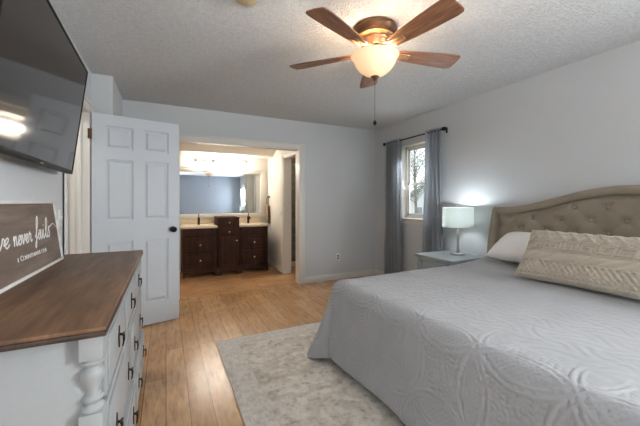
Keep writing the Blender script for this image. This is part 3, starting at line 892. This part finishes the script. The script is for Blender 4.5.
# rounded border rolled along the top
b = B()
sec = [(math.cos(t) , math.sin(t)) for t in np.linspace(0, 2 * PI, 18, endpoint=False)]
ys = np.linspace(HC_Y - YW - 0.01, HC_Y + YW + 0.01, 90); rings = []
for y in ys:
    sl = (htop(y + 0.005) - htop(y - 0.005)) / 0.01; nrm = Vector((0, -sl, 1)).normalized()
    c = Vector((3.100, y, htop(y))) - nrm * 0.036
    sg_ = lambda q: math.copysign(abs(q) ** 0.6, q)
    rings.append([b.bm.verts.new(c + nrm * 0.037 * sg_(sv) + Vector((0.052 * sg_(cv), 0, 0))) for cv, sv in sec])
for ra, rb in zip(rings, rings[1:]):
    for k in range(18): b.bm.faces.new((ra[k], ra[(k + 1) % 18], rb[(k + 1) % 18], rb[k]))
b.bm.faces.new(rings[0][::-1]); b.bm.faces.new(rings[-1])
b.make('border_roll', 'linen_tan', bed, 60)
for s in (-1, 1):
    def wfn(u, v, s=s):
        z = 0.15 + (1.178 - 0.15) * v
        flare = 0.08 * (1 - min(1, max(0, (z - 0.62) / 0.55)) ** 1.5)
        a = u * 2 * PI; cx, cy = math.cos(a), math.sin(a)
        cx = math.copysign(abs(cx) ** 0.45, cx); cy = math.copysign(abs(cy) ** 0.45, cy)
        yc = HC_Y + s * (YW + 0.014 + flare * 0.5); hy = 0.014 + flare * 0.5
        k = min(1, (1.178 - z) / 0.02 + 0.8) if z > 1.16 else 1
        return Vector((3.095 + 0.07 * cx * k, yc + hy * cy * k, z))
    b = B().grid(28, 40, wfn, True)
    b.bm.verts.ensure_lookup_table()
    for j in (0, 39): b.bm.faces.new([b.bm.verts[i * 40 + j] for i in range(28)])
    b.make('wing', 'linen_tan', bed, 60)
for j in range(-4, 3):
    for i in range(-6, 7):
        y = TY + (i + (0.5 if j % 2 else 0)) * DYT; z = TZ + j * DZT
        if abs(y - HC_Y) > YW - 0.06 or z > htop(y) - 0.105: continue
        B().lathe([(0.0, -0.009), (0.009, -0.007), (0.015, -0.001), (0.015, 0.005)], (3.089 - 0.002, y, z), 'x', 12).make('button', 'linen_button', bed)

# ------------------------------------------------------------------ coverlet
LF, LS = 0.582, 0.56
NX, NY = 450, 640
X_H = 3.03
ss = np.concatenate([np.linspace(-LF, 0, 141)[:-1], np.linspace(0, X_H - FXO, NX - 140)])       # along x, from the foot hem
tt = np.concatenate([np.linspace(-LS, 0, 70)[:-1], np.linspace(0, BYE - BY0, NY - 138), np.linspace(0, LS, 70)[1:] + (BYE - BY0)])
S, Tt = np.meshgrid(ss, tt, indexing='ij')
Wd = BYE - BY0
a = np.maximum(0, -S); bb = np.where(Tt < 0, -Tt, np.maximum(0, Tt - Wd)); side = np.where(Tt < 0, -1.0, 1.0)
bs = bb * (LF / LS)
d = np.maximum(a, bs)
with np.errstate(divide='ignore', invalid='ignore'):
    phi = np.where(a >= bs, (PI / 4) * np.where(a > 0, bs / np.maximum(a, 1e-9), 0), PI / 2 - (PI / 4) * np.where(bs > 0, a / np.maximum(bs, 1e-9), 0))
corner = np.where((a > 0) & (bb > 0), np.sin(2 * phi), 0.0)
d = d * (1 + 0.09 * corner)
rr = 0.075
arc = rr * PI / 2
hor = np.where(d < arc, rr * np.sin(np.minimum(d, arc) / rr), rr)
drop = np.where(d < arc, rr * (1 - np.cos(np.minimum(d, arc) / rr)), rr + (d - arc))
hang = np.maximum(0, d - arc)
fold = 0.05 * np.sin(3 * (Tt + 0.3)) * 0.25 + 0.012 * np.sin(7.3 * Tt + 0.5) + 0.010 * np.sin(9 * S)
flare = hang * (0.05 + 0.30 * corner ** 1.2 - 0.27 * np.exp(-((phi - 0.26) / 0.13) ** 2) * (corner > 0)) + hang / 0.5 * fold * np.where((a > 0) | (bb > 0), 1, 0)
outd = hor + flare
qx = np.where(S < 0, FXO + rr - 0.03, FXO + rr - 0.03 + S * ((X_H - FXO - rr + 0.03) / (X_H - FXO)))
qy = np.where(Tt < 0, BY0 + rr - 0.03, np.where(Tt > Wd, BYE - rr + 0.03, BY0 + rr - 0.03 + Tt * ((Wd - 2 * rr + 0.06) / Wd)))
nx = np.where(a > 0, np.cos(phi), 0) * -1.0; ny = np.where(bb > 0, np.sin(phi), 0) * side
nx = np.where((a > 0) & (bb <= 0), -1.0, nx); ny = np.where((bb > 0) & (a <= 0), side, ny)
topz = TOPZ + 0.022 + 0.070 * np.clip((S - 1.15) / 0.70, 0, 1) ** 1.7 + 0.003 * np.sin(4 * S + 2 * Tt) + 0.003 * np.sin(7 * Tt)
# stitched relief: overlapping ring petals near the edges, small vermicelli everywhere
U, V = S, Tt
P = 0.36
cu_, cv_ = U + LF, V + 0.1
rad = P * 0.7071
lines = np.zeros_like(U); inpet = np.zeros_like(U); cnt = np.zeros_like(U)
for oi in (-1, 0, 1, 2):
    for oj in (-1, 0, 1, 2):
        cx = (np.floor(cu_ / P) + oi) * P; cy = (np.floor(cv_ / P) + oj) * P
        r = np.hypot(cu_ - cx, cv_ - cy)
        lines = np.maximum(lines, np.exp(-((r - rad) / 0.0055) ** 2)); lines = np.maximum(lines, 0.8 * np.exp(-((r - rad + 0.026) / 0.005) ** 2))
        cnt += (r < rad - 0.03)
inpet = (cnt >= 2)
hatch = np.maximum(np.abs(np.sin(PI * (U + V) / 0.024)), np.abs(np.sin(PI * (U - V) / 0.024))) ** 3
loops = np.abs(np.sin(PI * U / 0.024 + 1.2 * np.sin(V * 50))) * np.abs(np.sin(PI * V / 0.027 + 1.1 * np.sin(U * 47)))
border = np.clip((0.16 - np.minimum(S, np.minimum(Tt, Wd - Tt))) / 0.12, 0.0, 1.0)
verm = np.sin(U * 62 + 2.2 * np.sin(V * 27)) * np.sin(V * 55 + 2.0 * np.sin(U * 31))
rel = border * (0.0062 * lines + 0.0030 * np.where(inpet, hatch, 1.3 * loops) * (1 - lines)) + (1 - 0.8 * border) * (0.0016 * verm + 0.0010 * lines)
X = qx + nx * (outd + rel * (drop > 0.01)); Y = qy + ny * (outd + rel * (drop > 0.01)); Z = topz - drop + rel * np.clip(1 - drop / rr, 0, 1)
Z = np.maximum(Z, 0.020)
n0, n1 = X.shape
co = np.stack([X, Y, Z], -1).reshape(-1, 3)
idx = np.arange(n0 * n1).reshape(n0, n1)
fc = np.stack([idx[:-1, :-1], idx[1:, :-1], idx[1:, 1:], idx[:-1, 1:]], -1).reshape(-1, 4)
me = bpy.data.meshes.new('coverlet')
me.vertices.add(len(co)); me.vertices.foreach_set('co', co.ravel().astype(np.float32))
me.loops.add(len(fc) * 4); me.loops.foreach_set('vertex_index', fc[:, ::-1].ravel().astype(np.int32))
me.polygons.add(len(fc)); me.polygons.foreach_set('loop_start', np.arange(0, len(fc) * 4, 4, dtype=np.int32))
me.update(calc_edges=True); me.validate()
cv = link('coverlet', me, 'quilt_cotton', None, 180)
tag(cv, 'white stitched coverlet draped over the bed down to the rug', 'bedspread')
md = cv.modifiers.new('thickness', 'SOLIDIFY'); md.thickness = 0.006; md.offset = -1


# ------------------------------------------------------------------ pillows
def pillow(name, label, mat, L, Hh, Tk, loc, rot, relief=None, nu=60, nv=40, cat='pillow', edge=0.3):
    """local: u along x (length), v along y (height), z thick; rests by its own matrix"""
    b = B()
    for sgn in (1, -1):
        def fn(u, v, sgn=sgn):
            p, q = 2 * u - 1, 2 * v - 1
            prof = max(0.0, (1 - abs(p) ** 4.5)) ** 0.55 * max(0.0, (1 - abs(q) ** 2.6)) ** 0.6
            pin = 1 - 0.05 * (1 - abs(q) ** 2) * abs(p) ** 3
            pin2 = 1 - 0.06 * (1 - abs(p) ** 2) * abs(q) ** 3
            h = Tk / 2 * prof
            if relief and sgn > 0: h += 1.6 * relief(u * L, v) * min(1, prof * 2.0)
            return Vector((p * L / 2 * pin, q * Hh / 2 * pin2, sgn * h))
        b.grid(nu, nv, fn)
    bmesh.ops.remove_doubles(b.bm, verts=b.bm.verts, dist=0.0002)
    o = b.make(name, mat, None, 80)
    o.location = loc; o.rotation_euler = rot
    return tag(o, label, cat)


KEY = ["11111110", "10000010", "10111010", "10101010", "10001010", "11111011"]


def knit(s, v):
    """v 0 bottom .. 1 top"""
    h = 0.0
    for c in (0.13, 0.30, 0.50, 0.69):
        h += 0.006 * math.exp(-((v - c) / 0.012) ** 2)
    if v > 0.71:      # open cable diamonds
        k = (v - 0.71) / 0.29; h += 0.010 * max(abs(math.sin(PI * (s / 0.085 + 1.2 * k))), abs(math.sin(PI * (s / 0.085 - 1.2 * k)))) ** 3
        h += 0.003 * math.sin(s * 420) * math.sin(v * 130)
    elif v > 0.52:    # meander band
        k = (v - 0.53) / 0.15; c = int(s / 0.0125) % 8; r = int((1 - k) * 6)
        if 0 <= r < 6 and KEY[r][c] == '1': h += 0.007
    elif v > 0.32:    # leaning leaves
        k = (v - 0.32) / 0.16; t = (s / 0.10 - 0.7 * k) % 1
        h += 0.011 * max(0, math.sin(PI * t)) ** 0.7 * max(0, math.sin(PI * min(1, max(0, k)))) ** 0.6
    elif v > 0.14:    # basket lattice
        h += 0.006 * (0.5 + 0.5 * math.sin(s * 2 * PI / 0.036 + v * 60)) + 0.004 * (0.5 + 0.5 * math.sin(s * 2 * PI / 0.036 - v * 60))
    else:             # bobbles on the hem
        h += 0.009 * abs(math.sin(PI * s / 0.034)) * abs(math.sin(PI * v / 0.065))
    return h


def place(o, xaxis, yaxis, c):
    x = Vector(xaxis).normalized(); y = Vector(yaxis); y = (y - x * y.dot(x)).normalized(); z = x.cross(y)
    mt = Matrix((x, y, z)).transposed().to_4x4(); mt.translation = Vector(c); o.matrix_world = mt


kp = pillow('knit_pillow', 'long cream cable knit lumbar pillow lying in front on the bed', 'knit_wool', 0.99, 0.43, 0.16, (0, 0, 0), (0, 0, 0), knit, 420, 150)
place(kp, (0.03, -1, 0), (0.50, 0, 0.68), (2.565, 1.03, 0.832))
wp = pillow('bed_pillow', 'white sleeping pillow against the headboard behind the knit pillow', 'pillow_cotton', 0.62, 0.40, 0.20, (0, 0, 0), (0, 0, 0), None, 50, 40)
place(wp, (0.02, -1, 0.0), (0.80, 0, 0.42), (2.87, 1.64, 0.825))

# ------------------------------------------------------------------ nightstand and lamp
def nightstand(y0, y1, label):
    NX0 = 2.60; nz = 0.635
    t = thing('nightstand', label, 'nightstand', (NX0, y0, 0), 0, 'grey nightstands'); wd = y1 - y0; dp = XR - 0.02 - NX0
    b = B().box(-0.012, dp, 0, wd, nz - 0.022, nz, 0.006, 3).box(-0.004, dp - 0.005, 0.008, wd - 0.008, nz - 0.034, nz - 0.020, 0.004)
    b.make('top', 'nightstand_paint', t)
    B().box(0.02, dp - 0.015, 0.03, wd - 0.03, 0.12, nz - 0.032, 0.004).make('body', 'nightstand_paint', t)
    for x in (0.032, dp - 0.04):
        for y in (0.042, wd - 0.042):
            B().box(x - 0.02, x + 0.02, y - 0.02, y + 0.02, 0, nz - 0.032, 0.004).make('leg', 'nightstand_paint', t)
    for z0, z1 in ((0.41, 0.585), (0.15, 0.39)):
        b = B().box(0.008, 0.024, 0.075, wd - 0.075, z0, z1, 0.004)
        for q0, q1 in ((0.075, wd / 2 - 0.03), (wd / 2 + 0.03, wd - 0.075)):
            pass
        b.box(0.002, 0.010, 0.075, wd - 0.075, z0, z0 + 0.03, 0.003).box(0.002, 0.010, 0.075, wd - 0.075, z1 - 0.03, z1, 0.003).box(0.002, 0.010, 0.075, 0.105, z0, z1, 0.003).box(0.002, 0.010, wd - 0.105, wd - 0.075, z0, z1, 0.003)
        dd = b.make('drawer', 'nightstand_paint', t)
        B().lathe([(0.006, 0.012), (0.006, -0.006), (0.013, -0.012), (0.013, -0.018), (0, -0.021)], (0, wd / 2, (z0 + z1) / 2), 'x', 14).make('knob', 'pull_bronze', dd)
    return t


nightstand(2.235, 2.78, 'grey painted nightstand with the lit lamp between bed and curtain')
lamp = thing('table_lamp', 'lit table lamp with white drum shade and clear glass stem on the nightstand', 'lamp', (2.945, 2.475, 0.635), 0, 'bedside lamps')
B().lathe([(0.0, 0.0), (0.078, 0.0), (0.080, 0.004), (0.080, 0.022), (0.076, 0.026), (0.0, 0.028)], seg=36).make('base', 'chrome', lamp)
B().lathe([(0.012, 0.026), (0.020, 0.034), (0.016, 0.05), (0.014, 0.16), (0.019, 0.18), (0.014, 0.20), (0.014, 0.28), (0.018, 0.29), (0.010, 0.30)], seg=24).make('glass_stem', 'crystal', lamp)
B().lathe([(0.008, 0.028), (0.006, 0.06), (0.006, 0.34), (0.016, 0.345), (0.016, 0.38), (0.004, 0.39), (0.004, 0.545), (0.010, 0.548), (0.013, 0.556), (0.008, 0.568), (0, 0.570)], seg=16).make('rod', 'chrome', lamp)
B().lathe([(0.163, 0.315), (0.163, 0.535), (0.161, 0.535), (0.161, 0.315), (0.163, 0.315)], seg=56, cap=False).make('lamp_shade', 'lampshade_linen', lamp, 50)
b = B()
for k in range(3):
    q = k * 2 * PI / 3 + 0.4; b.tube([(0.0, 0, 0.530), (0.160 * math.cos(q), 0.160 * math.sin(q), 0.530)], 0.0022, 6)
b.make('shade_spider', 'chrome', lamp)
B().lathe([(0.0, 0.475), (0.022, 0.465), (0.030, 0.44), (0.024, 0.415), (0.014, 0.39), (0.012, 0.375)], seg=20).make('light_bulb', 'bulb', lamp)
MAT['lamp_bulb'] = MAT['bulb'].copy(); MAT['lamp_bulb'].name = 'lamp_bulb'
_b = MAT['lamp_bulb'].node_tree.nodes['Principled BSDF']
_b.inputs['Emission Color'].default_value = lin((225, 240, 250)); _b.inputs['Emission Strength'].default_value = 12
[c for c in lamp.children if c.name.startswith('light_bulb')][0].data.materials[0] = MAT['lamp_bulb']
point('bedside_lamp_light', (2.945, 2.475, 0.635 + 0.495), 5.5, (0.84, 0.93, 1.0), 0.025)

# ------------------------------------------------------------------ bathroom
VY, VT = 5.47, 0.835                 # cabinet front, counter top


def panel_front(b, x0, x1, z0, z1, y, fw=0.035):
    b.box(x0, x1, y - 0.018, y, z0, z1, 0.003)
    if z1 - z0 > 0.14:
        b.box(x0, x0 + fw, y - 0.026, y - 0.016, z0, z1, 0.003).box(x1 - fw, x1, y - 0.026, y - 0.016, z0, z1, 0.003)
        b.box(x0 + fw, x1 - fw, y - 0.026, y - 0.016, z0, z0 + fw, 0.003).box(x0 + fw, x1 - fw, y - 0.026, y - 0.016, z1 - fw, z1, 0.003)


def knob(parent, x, y, z):
    B().lathe([(0.005, 0.0), (0.005, -0.012), (0.013, -0.018), (0.014, -0.024), (0.008, -0.030), (0, -0.031)], (x, y, z), 'y', 14).make('knob', 'nickel', parent)


def vanity_cabinet(x0, x1, label):
    t = thing('vanity_cabinet', label, 'cabinet', (x0, VY, 0)); wd = x1 - x0; back = BY1 - 0.03 - VY
    B().box(0, wd, 0, back, 0.10, 0.797, 0.003).make('body', 'vanity_wood', t)
    B().prism([(0, 0.14), (0, 0.0), (0.035, 0.0), (0.06, 0.07), (wd - 0.06, 0.07), (wd - 0.035, 0.0), (wd, 0.0), (wd, 0.14)], 'y', -0.012, 0.02).make('plinth', 'vanity_wood', t)
    for x in (0.02, wd - 0.02):
        B().box(x - 0.02, x + 0.02, back - 0.06, back - 0.02, 0, 0.11).make('foot', 'vanity_wood', t)
    for z0, z1, kb in ((0.15, 0.39, 1), (0.41, 0.64, 1), (0.655, 0.785, 0)):
        b = B(); panel_front(b, 0.045, wd - 0.045, z0, z1, 0)
        d = b.make('drawer' if kb else 'false_front', 'vanity_wood', t)
        if kb: knob(d, wd / 2, -0.018, (z0 + z1) / 2)
    return t


vanity_cabinet(0.235, 0.775, 'dark brown vanity cabinet under the sink nearest the open white door')
vanity_cabinet(1.140, 1.645, 'dark brown vanity cabinet against the towel ring wall')
vc = thing('vanity_tower', 'narrow dark brown centre cabinet rising above the vanity counter', 'cabinet', (0.785, VY - 0.035, 0))
wd = 0.345
B().box(0, wd, 0, 0.50, 0.10, 0.955, 0.003).make('body', 'vanity_wood', vc)
B().box(-0.006, wd + 0.006, -0.012, 0.506, 0.955, 0.972, 0.004).make('cap', 'vanity_wood', vc)
B().prism([(0, 0.14), (0, 0.0), (0.03, 0.0), (0.05, 0.06), (wd - 0.05, 0.06), (wd - 0.03, 0.0), (wd, 0.0), (wd, 0.14)], 'y', -0.012, 0.02).make('plinth', 'vanity_wood', vc)
for x in (0.02, wd - 0.02):
    B().box(x - 0.02, x + 0.02, 0.44, 0.48, 0, 0.11).make('foot', 'vanity_wood', vc)
for z0, z1, nm in ((0.815, 0.945, 'drawer'), (0.665, 0.79, 'drawer'), (0.14, 0.65, 'door')):
    b = B(); panel_front(b, 0.03, wd - 0.03, z0, z1, 0, 0.045)
    d = b.make(nm, 'vanity_wood', vc); knob(d, wd / 2 if nm == 'drawer' else wd - 0.052, -0.026, (z0 + z1) / 2 if nm == 'drawer' else 0.575)
for x0, x1, lb in ((0.20, 0.777, 'cream stone vanity counter nearest the open white door'), (1.138, 1.665, 'cream stone vanity counter beside the towel ring wall')):
    t = thing('countertop', lb, 'countertop', (x0, VY, 0.797), 0, 'vanity counters')
    wd = x1 - x0; bk = BY1 - VY
    B().box(0, wd, -0.03, bk - 0.002, 0.0, 0.036, 0.005).make('slab', 'stone_top', t)
    B().box(0, wd, bk - 0.022, bk - 0.002, 0.036, 0.125, 0.003).make('backsplash', 'stone_top', t)
    B().lathe([(0.17, 0.037), (0.165, 0.0365), (0.15, 0.030), (0.10, 0.022), (0, 0.021)], (wd / 2 - 0.01, 0.26, 0), seg=32, cap=False).make('basin', 'plastic_white', t)
for x, lb in ((0.515, 'dark bronze tap on the counter nearest the open door'), (1.385, 'dark bronze tap on the counter beside the towel wall')):
    t = thing('faucet', lb, 'faucet', (x, 5.86, 0.833), 0, 'bronze vanity taps')
    B().lathe([(0.026, 0), (0.026, 0.006), (0.020, 0.010), (0.020, 0.12), (0.016, 0.135)], seg=18).make('body', 'dark_bronze', t)
    B().tube(catmull([(0, -0.01, 0.10), (0, -0.06, 0.125), (0, -0.12, 0.115), (0, -0.135, 0.085)]), 0.012, 10).make('spout', 'dark_bronze', t)
    B().tube([(0, 0, 0.13), (0, 0.006, 0.155), (0, -0.03, 0.185)], 0.008, 8).make('lever', 'dark_bronze', t)

mr = thing('vanity_mirror', 'wide cream framed mirror above the vanity', 'mirror', (0.76, BY1 - 0.012, 1.39))
mr.rotation_euler = (math.radians(-0.4), 0, math.radians(0.8))
mx0, mx1, mz0, mz1 = -0.90, 0.90, -0.375, 0.375
B().box(mx0, mx1, -0.012, -0.004, mz0, mz1).make('mirror_glass', 'mirror', mr, 0)
b = B(); fw = 0.095
for x0, x1, z0, z1 in ((mx0 - fw, mx0, mz0 - 0.06, mz1 + fw), (mx1, mx1 + fw, mz0 - 0.06, mz1 + fw), (mx0, mx1, mz1, mz1 + fw), (mx0, mx1, mz0 - 0.06, mz0)):
    b.box(x0, x1, -0.022, -0.001, z0, z1, 0.004)
for x0, x1, z0, z1 in ((mx1 + 0.03, mx1 + 0.05, mz0 - 0.06, mz1 + 0.05), (mx1 + fw - 0.022, mx1 + fw, mz0 - 0.06, mz1 + fw), (mx0, mx1 + fw, mz1 + fw - 0.022, mz1 + fw), (mx0, mx1 + 0.05, mz1 + 0.03, mz1 + 0.05)):
    b.box(x0, x1, -0.030, -0.018, z0, z1, 0.004)
b.make('mirror_frame', 'trim_paint', mr)

vl = thing('vanity_light', 'bright bulb bar above the vanity mirror', 'wall light', (0.93, BY1, 1.985))
B().box(-0.47, 0.47, -0.03, 0, -0.035, 0.045, 0.006).make('back_bar', 'chrome', vl)
for k in range(6):
    x = -0.39 + k * 0.156
    s = B().tube([(x, -0.025, 0.012), (x, -0.075, 0.030), (x, -0.085, 0.022)], 0.009, 8).lathe([(0.012, 0.030), (0.027, 0.022), (0.029, 0.006), (0.020, 0.004)], (x, -0.085, 0), seg=16).make('socket', 'dark_bronze', vl)
    B().lathe([(0, -0.098), (0.026, -0.092), (0.044, -0.074), (0.048, -0.052), (0.042, -0.028), (0.024, -0.006), (0.018, 0.008)], (x, -0.085, 0), seg=20).make('bulb', 'bulb', s)

tr_ = thing('towel_ring', 'small dark towel ring on the bathroom right wall', 'towel ring', (BX1, 5.93, 1.33))
B().lathe([(0.024, 0), (0.024, -0.008), (0.010, -0.014), (0.010, -0.045), (0.0, -0.05)], axis='x', seg=16).make('post', 'dark_bronze', tr_)
b = B().tube([(-0.042, 0.07 * math.sin(q), -0.075 + 0.075 * math.cos(q)) for q in np.linspace(0, 2 * PI, 28, endpoint=False)], 0.005, 8, closed=True)
b.make('ring', 'dark_bronze', tr_)
b = B()
def tw(u, v):
    ln = 0.36; p = (u - 0.5) * 2
    y = (v - 0.5) * (0.13 + 0.05 * abs(p)); x = -0.042 + (0.022 if p > 0 else -0.022) * min(1, abs(p) * 6) + 0.008 * math.sin(v * 18) * min(1, abs(p) * 3)
    z = -0.140 - abs(p) * ln * (1 if p > 0 else 0.88) + (0.012 * (1 - min(1, abs(p) * 6)))
    return Vector((x, y, z))
b.grid(48, 26, tw); bmesh.ops.solidify(b.bm, geom=b.bm.faces[:], thickness=0.006)
tw_ = b.make('hand_towel', 'towel_cloth', None, 80); tw_.location = (BX1, 5.93, 1.33)
tag(tw_, 'tan hand towel hanging from the towel ring', 'towel')

# the twin of nightstand and lamp stands on the hidden side of the bed and lights that wall
ns2 = nightstand(-0.66, -0.085, 'grey nightstand on the near side of the bed')
lamp2 = copy_tree(lamp)
lamp2.location = (2.945, -0.34, 0.635)
lamp2['label'] = 'lit table lamp on the near side nightstand'
point('bedside_lamp_light', (2.945, -0.34, 0.635 + 0.495), 5.5, (0.84, 0.93, 1.0), 0.025)
